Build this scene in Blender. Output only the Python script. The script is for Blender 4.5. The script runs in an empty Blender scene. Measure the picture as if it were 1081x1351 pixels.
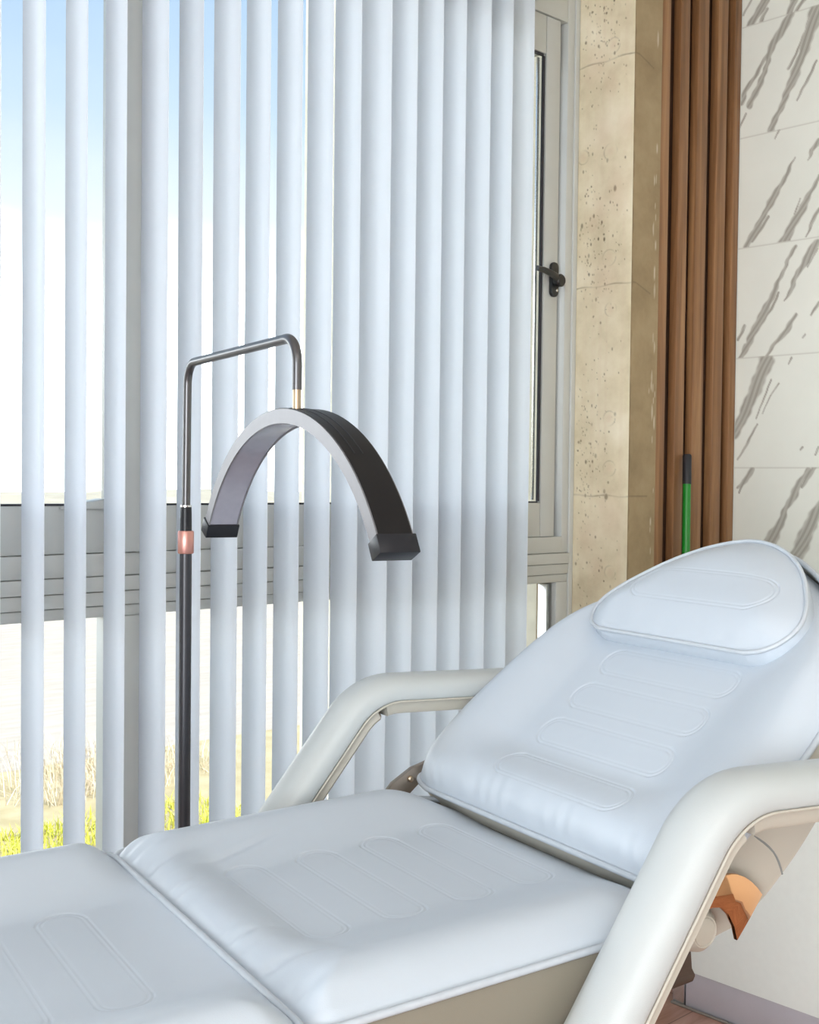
import bpy, bmesh, math, random
import numpy as np
from mathutils import Vector, Matrix

random.seed(7)
rng = np.random.default_rng(11)
C = bpy.context.scene.collection
PI = math.pi

# ------------------------------------------------------------------ camera
F = 1574.9
H = 1.22
W, HT = 1081, 1351
dA = np.array([2228 - 540.5, -(653 - 675.5), F]); dA /= np.linalg.norm(dA)
dB = np.array([-930 - 540.5, -(618 - 675.5), F]); dB /= np.linalg.norm(dB)
dZ = np.cross(dA, dB)
if dZ[1] < 0:
    dZ = -dZ
dZ /= np.linalg.norm(dZ)
RM = np.stack([dA, dB, dZ])          # rows: world axes in camera space (right, up, forward)
CAM = np.array([0.0, 0.0, H])


def at(x, y, axis, val):
    """point of the real plane axis=val seen at photo position x, y"""
    d = RM @ np.array([x - 540.5, -(y - 675.5), F])
    k = (val - CAM[axis]) / d[axis]
    return CAM + k * d


cam_d = bpy.data.cameras.new('camera')
cam_d.sensor_fit = 'VERTICAL'
cam_d.sensor_height = 36.0
cam_d.lens = F / HT * 36.0
cam_d.clip_start = 0.02
cam_d.clip_end = 2000
cam = bpy.data.objects.new('camera', cam_d)
C.objects.link(cam)
right, up, fwd = RM[:, 0], RM[:, 1], RM[:, 2]
mw = Matrix.Identity(4)
for i in range(3):
    mw[i][0] = right[i]; mw[i][1] = up[i]; mw[i][2] = -fwd[i]; mw[i][3] = CAM[i]
cam.matrix_world = mw
bpy.context.scene.camera = cam


# ------------------------------------------------------------------ materials
def new_mat(name):
    m = bpy.data.materials.new(name)
    m.use_nodes = True
    nt = m.node_tree
    return m, nt, nt.nodes['Principled BSDF']


def node(nt, kind, **kw):
    n = nt.nodes.new(kind)
    for k, v in kw.items():
        if k == 'inputs':
            for a, b in v.items():
                n.inputs[a].default_value = b
        else:
            setattr(n, k, v)
    return n


def ramp(nt, fac, stops):
    r = nt.nodes.new('ShaderNodeValToRGB')
    e = r.color_ramp.elements
    while len(e) < len(stops):
        e.new(0.5)
    for el, (p, c) in zip(e, stops):
        el.position = p
        el.color = (c[0], c[1], c[2], 1)
    nt.links.new(fac, r.inputs['Fac'])
    return r


def bump(nt, b, height, strength=0.1, dist=0.002):
    n = node(nt, 'ShaderNodeBump', inputs={'Strength': strength, 'Distance': dist})
    nt.links.new(height, n.inputs['Height'])
    nt.links.new(n.outputs['Normal'], b.inputs['Normal'])


def simple(name, col, rough=0.5, metal=0.0, spec=0.5, noise=None, coat=0.0, nscale=60.0):
    m, nt, b = new_mat(name)
    b.inputs['Base Color'].default_value = (*col, 1)
    b.inputs['Roughness'].default_value = rough
    b.inputs['Metallic'].default_value = metal
    b.inputs['Specular IOR Level'].default_value = spec
    b.inputs['Coat Weight'].default_value = coat
    tc = node(nt, 'ShaderNodeTexCoord')
    n = node(nt, 'ShaderNodeTexNoise', inputs={'Scale': nscale, 'Detail': 4.0})
    nt.links.new(tc.outputs['Object'], n.inputs['Vector'])
    a = 0.04 if noise is None else noise
    r = ramp(nt, n.outputs['Fac'], [(0.3, [c * (1 - a) for c in col]), (0.7, [min(1, c * (1 + a)) for c in col])])
    nt.links.new(r.outputs['Color'], b.inputs['Base Color'])
    return m


def vinyl(name, col, rough=0.42):
    m, nt, b = new_mat(name)
    b.inputs['Base Color'].default_value = (*col, 1)
    b.inputs['Roughness'].default_value = rough
    b.inputs['Specular IOR Level'].default_value = 0.5
    tc = node(nt, 'ShaderNodeTexCoord')
    n = node(nt, 'ShaderNodeTexNoise', inputs={'Scale': 900.0, 'Detail': 3.0})
    n2 = node(nt, 'ShaderNodeTexNoise', inputs={'Scale': 14.0, 'Detail': 2.0})
    nt.links.new(tc.outputs['Object'], n.inputs['Vector'])
    nt.links.new(tc.outputs['Object'], n2.inputs['Vector'])
    ad = node(nt, 'ShaderNodeMath', operation='MULTIPLY_ADD', inputs={1: 0.12})
    nt.links.new(n.outputs['Fac'], ad.inputs[0])
    nt.links.new(n2.outputs['Fac'], ad.inputs[2])
    bump(nt, b, ad.outputs[0], 0.22, 0.004)
    return m


def wood(name, stops, scale=1.0, axis=2, rough=0.5):
    m, nt, b = new_mat(name)
    b.inputs['Roughness'].default_value = rough
    tc = node(nt, 'ShaderNodeTexCoord')
    mp = node(nt, 'ShaderNodeMapping')
    s = [26.0 * scale] * 3
    s[axis] = 1.1 * scale
    mp.inputs['Scale'].default_value = s
    nt.links.new(tc.outputs['Object'], mp.inputs['Vector'])
    n = node(nt, 'ShaderNodeTexNoise', inputs={'Scale': 1.0, 'Detail': 7.0, 'Roughness': 0.62, 'Distortion': 0.6})
    nt.links.new(mp.outputs['Vector'], n.inputs['Vector'])
    r = ramp(nt, n.outputs['Fac'], stops)
    nt.links.new(r.outputs['Color'], b.inputs['Base Color'])
    bump(nt, b, n.outputs['Fac'], 0.15, 0.002)
    return m


M = {}
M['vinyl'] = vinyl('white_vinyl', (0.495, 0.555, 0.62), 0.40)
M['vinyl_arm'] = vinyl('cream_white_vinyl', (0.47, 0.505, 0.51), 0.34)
M['vinyl_side'] = vinyl('bounce_tint_vinyl', (0.48, 0.46, 0.40), 0.5)  # beige tint stands in for shade and warm bounce light on the sides
M['vinyl_shaded'] = vinyl('shaded_vinyl', (0.225, 0.208, 0.165), 0.5)  # same vinyl darkened: shade on seat and leg sides put into the colour
M['piping'] = simple('white_piping', (0.47, 0.52, 0.57), 0.35)
M['alu'] = simple('grey_green_aluminium', (0.555, 0.575, 0.56), 0.42, 0.1, 0.5, 0.03, nscale=8)
M['alu_dark'] = simple('shadow_groove_grey', (0.23, 0.25, 0.25), 0.5, 0.1)
M['gasket'] = simple('black_rubber', (0.025, 0.025, 0.035), 0.5)
M['handle'] = simple('black_handle_paint', (0.012, 0.014, 0.016), 0.28, 0.0, 0.6)
M['gunmetal'] = simple('black_anodised_tube', (0.11, 0.11, 0.115), 0.30, 0.75, 0.5)
M['lamp_black'] = simple('matt_black_lamp', (0.008, 0.0075, 0.008), 0.45, 0.0, 0.22)
M['lamp_side'] = simple('satin_grey_lamp', (0.20, 0.20, 0.215), 0.40, 0.35, 0.5)
M['lamp_cap'] = simple('black_lamp_cap', (0.012, 0.013, 0.017), 0.34, 0.0, 0.3)
M['diffuser'] = simple('lavender_white_diffuser', (0.27, 0.275, 0.33), 0.14, 0.0, 0.6)
M['rose'] = simple('rose_gold_metal', (0.62, 0.32, 0.28), 0.42, 0.85)
M['brass'] = simple('pale_brass_metal', (0.45, 0.36, 0.26), 0.38, 1.0)
M['silver'] = simple('silver_metal', (0.72, 0.73, 0.75), 0.25, 1.0)
M['mirror'] = simple('polished_copper_mirror', (0.64, 0.35, 0.18), 0.04, 1.0, 0.5, 0.0)
M['bracket'] = simple('brown_grey_steel', (0.30, 0.26, 0.22), 0.4, 0.6)
M['plinth'] = simple('brushed_plinth_metal', (0.58, 0.56, 0.60), 0.38, 0.35, 0.5, 0.06, nscale=5)
M['cabinet'] = simple('pale_cream_laminate', (0.89, 0.93, 0.88), 0.5, noise=0.012)
M['paint'] = simple('white_wall_paint', (0.74, 0.73, 0.70), 0.85)
M['ceiling'] = simple('ceiling_paint', (0.80, 0.79, 0.76), 0.9)
M['green'] = simple('green_handle_paint', (0.006, 0.20, 0.016), 0.30, 0.0, 0.5)
M['grip'] = simple('black_grip_plastic', (0.012, 0.012, 0.016), 0.55)
M['wood'] = wood('walnut_wood', [(0.28, (0.11, 0.046, 0.014)), (0.5, (0.23, 0.108, 0.042)), (0.72, (0.38, 0.205, 0.088))])
M['wood_gap_shade'] = wood('shaded_walnut_backing', [(0.3, (0.018, 0.007, 0.003)), (0.7, (0.045, 0.018, 0.008))])  # near-black backing: shade between the ribs put into the colour
M['wood_base'] = wood('dark_wenge_wood', [(0.3, (0.035, 0.018, 0.010)), (0.55, (0.075, 0.038, 0.020)), (0.75, (0.12, 0.062, 0.034))], 1.0, 0)
M['stone'] = simple('outdoor_concrete', (0.80, 0.75, 0.62), 0.9, 0, 0.3, 0.10, nscale=18)


def slat_material():
    m = bpy.data.materials.new('white_blind_fabric')
    m.use_nodes = True
    nt = m.node_tree
    nt.nodes.clear()
    out = node(nt, 'ShaderNodeOutputMaterial')
    df = node(nt, 'ShaderNodeBsdfDiffuse')
    tr = node(nt, 'ShaderNodeBsdfTranslucent')
    mx = node(nt, 'ShaderNodeMixShader', inputs={0: 0.55})
    tc = node(nt, 'ShaderNodeTexCoord')
    n = node(nt, 'ShaderNodeTexNoise', inputs={'Scale': 500.0, 'Detail': 2.0})
    nt.links.new(tc.outputs['Object'], n.inputs['Vector'])
    r = ramp(nt, n.outputs['Fac'], [(0.3, (0.84, 0.865, 0.90)), (0.7, (0.89, 0.915, 0.945))])
    nt.links.new(r.outputs['Color'], df.inputs['Color'])
    tr.inputs['Color'].default_value = (0.90, 0.94, 0.985, 1)
    nt.links.new(df.outputs[0], mx.inputs[1])
    nt.links.new(tr.outputs[0], mx.inputs[2])
    nt.links.new(mx.outputs[0], out.inputs['Surface'])
    return m


M['slat'] = slat_material()


def glass_material():
    m = bpy.data.materials.new('window_glass')
    m.use_nodes = True
    nt = m.node_tree
    nt.nodes.clear()
    out = node(nt, 'ShaderNodeOutputMaterial')
    tp = node(nt, 'ShaderNodeBsdfTransparent')
    tp.inputs['Color'].default_value = (0.97, 0.985, 0.98, 1)
    gl = node(nt, 'ShaderNodeBsdfGlossy')
    gl.inputs['Roughness'].default_value = 0.02
    fr = node(nt, 'ShaderNodeFresnel', inputs={'IOR': 1.25})
    mx = node(nt, 'ShaderNodeMixShader')
    nt.links.new(fr.outputs[0], mx.inputs[0])
    nt.links.new(tp.outputs[0], mx.inputs[1])
    nt.links.new(gl.outputs[0], mx.inputs[2])
    nt.links.new(mx.outputs[0], out.inputs['Surface'])
    return m


M['glass'] = glass_material()


def attr_material(name, base_stops, mark_col, rough, nscale=6.0, bump_s=0.4, mark2=None):
    """base mottling + marks held in the point attributes 'mark' (and 'mark2')"""
    m, nt, b = new_mat(name)
    b.inputs['Roughness'].default_value = rough
    tc = node(nt, 'ShaderNodeTexCoord')
    n = node(nt, 'ShaderNodeTexNoise', inputs={'Scale': nscale, 'Detail': 6.0, 'Roughness': 0.6})
    nt.links.new(tc.outputs['Object'], n.inputs['Vector'])
    r = ramp(nt, n.outputs['Fac'], base_stops)
    col = r.outputs['Color']
    last = None
    for an, mc in (('mark', mark_col), ('mark2', mark2)):
        if mc is None:
            continue
        a = node(nt, 'ShaderNodeAttribute', attribute_name=an)
        mix = node(nt, 'ShaderNodeMixRGB')
        nt.links.new(a.outputs['Fac'], mix.inputs['Fac'])
        nt.links.new(col, mix.inputs['Color1'])
        mix.inputs['Color2'].default_value = (*mc, 1)
        col = mix.outputs['Color']
        if last is None:
            last = a
    nt.links.new(col, b.inputs['Base Color'])
    if bump_s:
        sub = node(nt, 'ShaderNodeMath', operation='MULTIPLY', inputs={1: -1.0})
        nt.links.new(last.outputs['Fac'], sub.inputs[0])
        bump(nt, b, sub.outputs[0], bump_s, 0.003)
    return m


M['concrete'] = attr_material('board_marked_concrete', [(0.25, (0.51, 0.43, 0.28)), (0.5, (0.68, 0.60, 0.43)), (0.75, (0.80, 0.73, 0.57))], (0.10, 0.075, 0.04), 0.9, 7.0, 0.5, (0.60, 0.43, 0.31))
M['concrete_shaded'] = attr_material('shaded_concrete', [(0.25, (0.23, 0.165, 0.088)), (0.5, (0.30, 0.22, 0.122)), (0.75, (0.36, 0.275, 0.16))], (0.12, 0.09, 0.05), 0.9, 9.0, 0.4, (0.55, 0.47, 0.36))  # darker copy of the concrete, shade of the front face in the colour
M['marble'] = attr_material('veined_marble_tile', [(0.3, (0.77, 0.80, 0.74)), (0.7, (0.83, 0.86, 0.80))], (0.20, 0.175, 0.14), 0.30, 3.0, 0.0, (0.50, 0.50, 0.45))


def floor_material():
    m, nt, b = new_mat('red_brown_floor_boards')
    b.inputs['Roughness'].default_value = 0.38
    tc = node(nt, 'ShaderNodeTexCoord')
    mp = node(nt, 'ShaderNodeMapping')
    mp.inputs['Scale'].default_value = (3.0, 22.0, 1.0)
    nt.links.new(tc.outputs['Object'], mp.inputs['Vector'])
    n = node(nt, 'ShaderNodeTexNoise', inputs={'Scale': 1.0, 'Detail': 6.0, 'Distortion': 1.2})
    nt.links.new(mp.outputs['Vector'], n.inputs['Vector'])
    r = ramp(nt, n.outputs['Fac'], [(0.3, (0.32, 0.155, 0.105)), (0.5, (0.46, 0.255, 0.19)), (0.7, (0.57, 0.35, 0.275))])
    br = node(nt, 'ShaderNodeTexBrick', offset=0.37, inputs={'Scale': 1.0, 'Mortar Size': 0.0016, 'Brick Width': 1.2, 'Row Height': 0.14,
                                              'Color1': (1, 1, 1, 1), 'Color2': (0.86, 0.86, 0.86, 1), 'Mortar': (0.35, 0.3, 0.3, 1)})
    nt.links.new(tc.outputs['Object'], br.inputs['Vector'])
    mx = node(nt, 'ShaderNodeMixRGB', blend_type='MULTIPLY', inputs={'Fac': 1.0})
    nt.links.new(r.outputs['Color'], mx.inputs['Color1'])
    nt.links.new(br.outputs['Color'], mx.inputs['Color2'])
    nt.links.new(mx.outputs['Color'], b.inputs['Base Color'])
    return m


M['floor'] = floor_material()


# ------------------------------------------------------------------ mesh helpers
class MB:
    """collects shapes; build() links them as ONE mesh object"""
    def __init__(self):
        self.v = []; self.f = []; self.mi = []

    def add(self, verts, faces, mi=0):
        o = len(self.v)
        self.v += [tuple(map(float, p)) for p in verts]
        self.f += [tuple(o + i for i in q) for q in faces]
        self.mi += [mi] * len(faces)
        return self

    def box(self, x0, x1, y0, y1, z0, z1, bev=0.0, mi=0):
        bm = bmesh.new()
        bmesh.ops.create_cube(bm, size=1.0)
        for p in bm.verts:
            p.co = Vector((x0 + (p.co.x + .5) * (x1 - x0), y0 + (p.co.y + .5) * (y1 - y0), z0 + (p.co.z + .5) * (z1 - z0)))
        if bev > 0:
            bmesh.ops.bevel(bm, geom=bm.edges[:], offset=bev, segments=2, affect='EDGES', profile=0.5)
        self._bm(bm, mi)
        return self

    def _bm(self, bm, mi=0):
        bm.verts.index_update()
        self.add([p.co for p in bm.verts], [[q.index for q in fc.verts] for fc in bm.faces], mi)
        bm.free()

    def prism(self, poly, fn, h0, h1, bev=0.0, mi=0):
        """poly: list of (a, b); fn(a, b, h) -> point; extruded from h0 to h1"""
        bm = bmesh.new()
        lo = [bm.verts.new(fn(a, b, h0)) for a, b in poly]
        hi = [bm.verts.new(fn(a, b, h1)) for a, b in poly]
        n = len(poly)
        bm.faces.new(lo[::-1]); bm.faces.new(hi)
        for i in range(n):
            bm.faces.new((lo[i], lo[(i + 1) % n], hi[(i + 1) % n], hi[i]))
        bmesh.ops.recalc_face_normals(bm, faces=bm.faces[:])
        if bev > 0:
            es = [e for e in bm.edges if len(e.link_faces) == 2 and e.calc_face_angle(0) > 0.5]
            bmesh.ops.bevel(bm, geom=es, offset=bev, segments=2, affect='EDGES', profile=0.5)
        self._bm(bm, mi)
        return self

    def tube(self, pts, r, seg=14, cap=True, closed=False, mi=0):
        pts = [Vector(p) for p in pts]
        n = len(pts)
        rr = r if isinstance(r, (list, tuple)) else [r] * n
        rings = []
        nrm = None
        for i in range(n):
            if closed:
                t = (pts[(i + 1) % n] - pts[i - 1]).normalized()
            else:
                t = (pts[min(i + 1, n - 1)] - pts[max(i - 1, 0)]).normalized()
            if nrm is None:
                nrm = t.orthogonal().normalized()
            else:
                nrm = (nrm - t * nrm.dot(t))
                nrm = nrm.normalized() if nrm.length > 1e-8 else t.orthogonal().normalized()
            bn = t.cross(nrm)
            rings.append([pts[i] + (nrm * math.cos(2 * PI * k / seg) + bn * math.sin(2 * PI * k / seg)) * rr[i] for k in range(seg)])
        v = [p for rg in rings for p in rg]
        f = []
        m = n if closed else n - 1
        for i in range(m):
            j = (i + 1) % n
            for k in range(seg):
                f.append((i * seg + k, i * seg + (k + 1) % seg, j * seg + (k + 1) % seg, j * seg + k))
        if cap and not closed:
            f.append(tuple(range(seg))[::-1]); f.append(tuple((n - 1) * seg + k for k in range(seg)))
        self.add(v, f, mi)
        return self

    def lathe(self, prof, origin=(0, 0, 0), axis='z', seg=32, mi=0):
        v = []; f = []
        for (r, h) in prof:
            for k in range(seg):
                a = 2 * PI * k / seg
                c, s = r * math.cos(a), r * math.sin(a)
                p = {'z': (c, s, h), 'y': (c, h, s), 'x': (h, c, s)}[axis]
                v.append((origin[0] + p[0], origin[1] + p[1], origin[2] + p[2]))
        n = len(prof)
        for i in range(n - 1):
            for k in range(seg):
                f.append((i * seg + k, i * seg + (k + 1) % seg, (i + 1) * seg + (k + 1) % seg, (i + 1) * seg + k))
        f.append(tuple(range(seg))[::-1]); f.append(tuple((n - 1) * seg + k for k in range(seg)))
        self.add(v, f, mi)
        return self

    def sweep(self, path, prof, closed_prof=True, mi=0, cap=True):
        """path: list of (point, right, up); prof: list of (a, b) in right/up"""
        v = []; f = []
        n = len(path); m = len(prof)
        for (p, rt, u) in path:
            for (a, b) in prof:
                v.append(Vector(p) + Vector(rt) * a + Vector(u) * b)
        for i in range(n - 1):
            for k in range(m):
                f.append((i * m + k, i * m + (k + 1) % m, (i + 1) * m + (k + 1) % m, (i + 1) * m + k))
        if cap:
            f.append(tuple(range(m))[::-1]); f.append(tuple((n - 1) * m + k for k in range(m)))
        self.add(v, f, mi)
        return self

    def build(self, name, mats, parent=None, smooth=True, loc=None, angle=40):
        me = bpy.data.meshes.new(name)
        me.from_pydata(self.v, [], self.f)
        mats = mats if isinstance(mats, (list, tuple)) else [mats]
        for q in mats:
            me.materials.append(q)
        if len(mats) > 1:
            me.polygons.foreach_set('material_index', self.mi)
        bm = bmesh.new(); bm.from_mesh(me)
        bmesh.ops.recalc_face_normals(bm, faces=bm.faces[:])
        bm.to_mesh(me); bm.free()
        o = bpy.data.objects.new(name, me)
        C.objects.link(o)
        if smooth:
            me.polygons.foreach_set('use_smooth', [True] * len(me.polygons))
            try:
                me.set_sharp_from_angle(angle=math.radians(angle))
            except Exception:
                pass
        if loc is not None:
            o.location = loc
        if parent is not None:
            o.parent = parent
        return o


def thing(name, label, cat, loc=(0, 0, 0), rz=0.0, group=None):
    o = bpy.data.objects.new(name, None)
    C.objects.link(o)
    o.empty_display_size = 0.1
    o.location = loc
    o.rotation_euler = (0, 0, rz)
    o['label'] = label; o['category'] = cat
    if group:
        o['group'] = group
    return o


def tag(o, label, cat, group=None, kind=None):
    o['label'] = label; o['category'] = cat
    if group:
        o['group'] = group
    if kind:
        o['kind'] = kind
    return o


def struct(o):
    o['kind'] = 'structure'
    return o


def sstep(x, a, b):
    t = np.clip((x - a) / (b - a), 0, 1)
    return t * t * (3 - 2 * t)


def grid_obj(name, P, mat, attrs, parent=None):
    """P: (n, m, 3) points -> smooth grid mesh with float point attributes"""
    n, m, _ = P.shape
    me = bpy.data.meshes.new(name)
    idx = np.arange(n * m).reshape(n, m)
    q = np.stack([idx[:-1, :-1], idx[1:, :-1], idx[1:, 1:], idx[:-1, 1:]], -1).reshape(-1, 4)
    me.from_pydata(P.reshape(-1, 3).tolist(), [], q.tolist())
    me.materials.append(mat)
    for k, a in attrs.items():
        at_ = me.attributes.new(k, 'FLOAT', 'POINT')
        at_.data.foreach_set('value', a.reshape(-1).astype(np.float32))
    o = bpy.data.objects.new(name, me)
    C.objects.link(o)
    if parent is not None:
        o.parent = parent
    return o


# ------------------------------------------------------------------ room shell
YW = 2.13            # inner face of the window frame
XC = 2.614           # face of the concrete reveal beside the window
YC = 1.941           # front corner of the concrete column
XM = 3.134           # marble wall
ZT = 2.75            # ceiling
ZF = 0.0
X_L, Y_B = -2.6, -2.6


def wall_box(name, x0, x1, y0, y1, z0, z1, mat):
    return struct(MB().box(x0, x1, y0, y1, z0, z1).build(name, mat, smooth=False))


wall_box('floor', X_L - .1, XM + .1, Y_B - .1, YW + .15, -0.12, 0.0, M['floor'])
wall_box('ceiling', X_L - .1, XM + .1, Y_B - .1, YW + .15, ZT, ZT + .12, M['ceiling'])
wall_box('wall_back', X_L - .1, XM + .1, Y_B - .1, Y_B, 0, ZT, M['paint'])
# left wall with an added tall opening for the fill lamp (out of view)
b = MB()
b.box(X_L - .1, X_L, Y_B, -2.2, 0, ZT)
b.box(X_L - .1, X_L, 0.2, YW + .15, 0, ZT)
b.box(X_L - .1, X_L, -2.2, 0.2, 0, 0.12)
b.box(X_L - .1, X_L, -2.2, 0.2, 2.45, ZT)
struct(b.build('wall_left', M['paint'], smooth=False))
# window wall: masonry left of the glazing, strip above and below
b = MB()
b.box(X_L, -0.6, YW - .02, YW + .13, 0, ZT)
b.box(-0.6, XC, YW + .01, YW + .13, 2.62, ZT)
b.box(-0.6, XC, YW + .01, YW + .13, 0, 0.06)
struct(b.build('wall_window', M['paint'], smooth=False))

# marble wall (its veins stop at each tile's edge, as in the photograph)
tile_h = 0.324
z_line = at(1025, 617, 0, XM)[2]
tz0 = z_line - 4 * tile_h
YS0, YS1 = 1.30, YC
dy = 0.0028
ys = np.arange(YS0, YS1 + dy, dy)
zs = np.arange(0.0, ZT, 0.003)
YY, ZZ = np.meshgrid(ys, zs, indexing='ij')
mark = np.zeros_like(YY); mark2 = np.zeros_like(YY)


def vein(pts, widths, strength=0.85, fuzz=0.25):
    """pts in photo positions, laid on the marble wall plane"""
    global mark
    P = [at(x, y, 0, XM) for x, y in pts]
    P = np.array([(p[1], p[2]) for p in P])
    zmid = P[:, 1].mean()
    row = math.floor((zmid - z_line) / tile_h)
    inrow = (ZZ >= z_line + row * tile_h) & (ZZ < z_line + (row + 1) * tile_h)
    wob = min(1.0, max(widths) / 6.0) * (0.0022 * np.sin(ZZ * 90 + P[0, 0] * 300) + 0.0014 * np.sin(ZZ * 210 + 3))
    for i in range(len(P) - 1):
        a, c = P[i], P[i + 1]
        ab = c - a
        L2 = (ab ** 2).sum()
        t = np.clip(((YY - a[0]) * ab[0] + (ZZ - a[1]) * ab[1]) / L2, 0, 1)
        d = np.hypot(YY - a[0] - t * ab[0] + wob, ZZ - a[1] - t * ab[1])
        w = (widths[i] * (1 - t) + widths[i + 1] * t) * 0.0029 * 0.5
        q_ = YY * 0.86 + ZZ * 0.5
        streak = 0.45 + 0.32 * np.sin(q_ * 460 + 5 * np.sin(ZZ * 19)) + 0.23 * np.sin(q_ * 1150 + 6 * np.sin(ZZ * 31 + 1))
        v = strength * (1 - sstep(d, w * (1 - fuzz), w * (1 + fuzz) + 0.001)) * (0.55 + 0.45 * streak)
        mark = np.where(inrow, np.maximum(mark, v), mark)


for pts, wd in [
    ([(1011, 0), (992, 30), (984, 48)], [9, 8, 6]), ([(1012, 12), (1005, 28), (999, 44)], [3, 4, 3]), ([(992, 0), (981, 20)], [2, 2]),
    ([(1052, -8), (1042, 14), (1037, 32)], [8, 6, 7]), ([(1064, -5), (1050, 16), (1042, 28)], [5, 3, 3]),
    ([(1044, 20), (1022, 55), (1014, 75), (1010, 95), (996, 125), (989, 140)], [8, 9, 5, 5, 7, 6]),
    ([(1013, 72), (998, 98), (984, 120), (979, 136)], [3, 4, 5, 5]),
    ([(1080, 6), (1068, 45), (1056, 80), (1046, 105), (1036, 130), (1026, 152), (1010, 188)], [15, 12, 9, 10, 6, 6, 7]),
    ([(1069, 25), (1055, 62), (1041, 90)], [3, 2, 3]), ([(1078, 80), (1066, 105), (1052, 132)], [2, 3, 1.5]),
    ([(1036, 160), (1028, 172), (1023, 183)], [1, 2, 1]), ([(985, 150), (976, 168)], [2, 2]),
    ([(1082, 186), (1072, 198), (1066, 211)], [6, 4, 1.5]),
    ([(1050, 207), (1040, 226), (1030, 246), (1016, 268), (1009, 284), (994, 308), (981, 335)], [1, 4, 5, 8, 5, 7, 5]),
    ([(1014, 286), (1003, 304), (993, 318)], [3, 3, 3]),
    ([(1081, 232), (1068, 258), (1055, 282), (1042, 305), (1030, 328)], [3, 5, 9, 8, 13]), ([(1050, 297), (1038, 326)], [1.5, 1.5]),
    ([(1081, 276), (1072, 293), (1064, 312)], [4, 3.5, 1]), ([(1056, 262), (1049, 282)], [1, 1.5]),
    ([(1049, 326), (1036, 352), (1024, 380), (1010, 410), (1000, 428), (990, 448), (977, 476)], [4, 3, 5, 8, 9, 7, 4]),
    ([(1028, 386), (1018, 408), (1008, 422)], [2, 3, 2]),
    ([(1077, 322), (1066, 340), (1053, 360), (1043, 384), (1036, 396)], [9, 8, 5, 4, 1.5]), ([(1079, 328), (1066, 352)], [1.5, 1]),
    ([(1081, 400), (1076, 408), (1070, 416)], [4, 3, 1]), ([(1051, 415), (1038, 436), (1024, 452), (1010, 472)], [3, 6, 4, 2]),
    ([(983, 430), (974, 448)], [3, 3]), ([(984, 456), (976, 472)], [4, 2]), ([(1063, 441), (1059, 446)], [1.5, 1]),
    ([(1012, 475), (1004, 496), (994, 520), (984, 542), (975, 562), (970, 574)], [16, 14, 13, 12, 11, 8]),
    ([(1018, 501), (1008, 526), (998, 552)], [1.5, 1.5, 1]), ([(1028, 506), (1018, 520), (1006, 546)], [1.5, 1, .7]), ([(1045, 472), (1041, 480)], [2, 1]),
    ([(999, 560), (988, 582), (974, 606)], [1.5, 2.5, 1.5]), ([(1059, 590), (1056, 594)], [2, 1]), ([(1081, 590), (1076, 600)], [2, 1.5]),
    ([(994, 619), (984, 633), (974, 643)], [5, 5, 3]), ([(982, 634), (975, 650)], [3, 1.5]),
    ([(1067, 619), (1056, 636), (1046, 656), (1038, 670), (1030, 690), (1022, 706), (1010, 724)], [4, 6, 8, 5, 8, 12, 12]),
    ([(1081, 608), (1068, 628), (1058, 642)], [4, 4, 3]),
    ([(1084, 664), (1074, 682), (1066, 700), (1056, 724), (1046, 745)], [7, 11, 14, 15, 12]),
]:
    vein(pts, wd)
# the rest of the wall carries the same kind of strokes below
for k in range(5):
    z0 = 0.12 + 0.19 * k
    y0 = 1.34 + 0.1 * ((k * 37) % 5)
P3 = np.stack([np.full_like(YY, XM), YY, ZZ], -1)
jz = np.abs(((ZZ - z_line) / tile_h + 0.5) % 1 - 0.5) * tile_h
mark2 = (1 - sstep(jz, 0.0010, 0.0028)) * 0.55
wm = grid_obj('wall_right', P3, M['marble'], {'mark': mark, 'mark2': mark2})
struct(wm)
wm2 = struct(MB().box(XM, XM + .1, Y_B, YS0, 0, ZT).box(XM + 0.002, XM + .1, YS0, YC + .12, 0, ZT).build('wall_right_tiles', M['marble'], smooth=False))
wm2.parent = wm

# concrete column: lit side beside the window, front face with shade in its colour
ds = 0.0021
ysC = np.arange(YC, YW + .02, ds)
zsC = np.arange(0, ZT, 0.0024)
Y2, Z2 = np.meshgrid(ysC, zsC, indexing='ij')
mk = np.zeros_like(Y2); mk2 = np.zeros_like(Y2)
dep = np.zeros_like(Y2)
joints = [at(790, 654, 0, XC)[2], at(795, 377, 0, XC)[2], at(795, 82, 0, XC)[2]]
joints.append(joints[0] - (joints[1] - joints[0]))
for i, jzv in enumerate(joints):
    d = np.abs(Z2 - jzv - 0.002 * np.sin(Y2 * 60 + i))
    s = 0.5 + 0.5 * np.sin(Y2 * 47 + i * 2)
    mk = np.maximum(mk, (1 - sstep(d, 0.0006, 0.003)) * (0.2 + 0.35 * s))


def pit(y, z, r, asp, s):
    global mk
    iy0 = max(0, int((y - 3 * r - YC) / ds)); iy1 = int((y + 3 * r - YC) / ds) + 2
    iz0 = max(0, int((z - 4 * r) / 0.0024)); iz1 = int((z + 4 * r) / 0.0024) + 2
    yy = Y2[iy0:iy1, iz0:iz1]; zz = Z2[iy0:iy1, iz0:iz1]
    if yy.size == 0:
        return
    d = np.hypot(yy - y, (zz - z) / asp)
    mk[iy0:iy1, iz0:iz1] = np.maximum(mk[iy0:iy1, iz0:iz1], s * (1 - sstep(d, r * 0.5, r * 1.3)))


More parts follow.
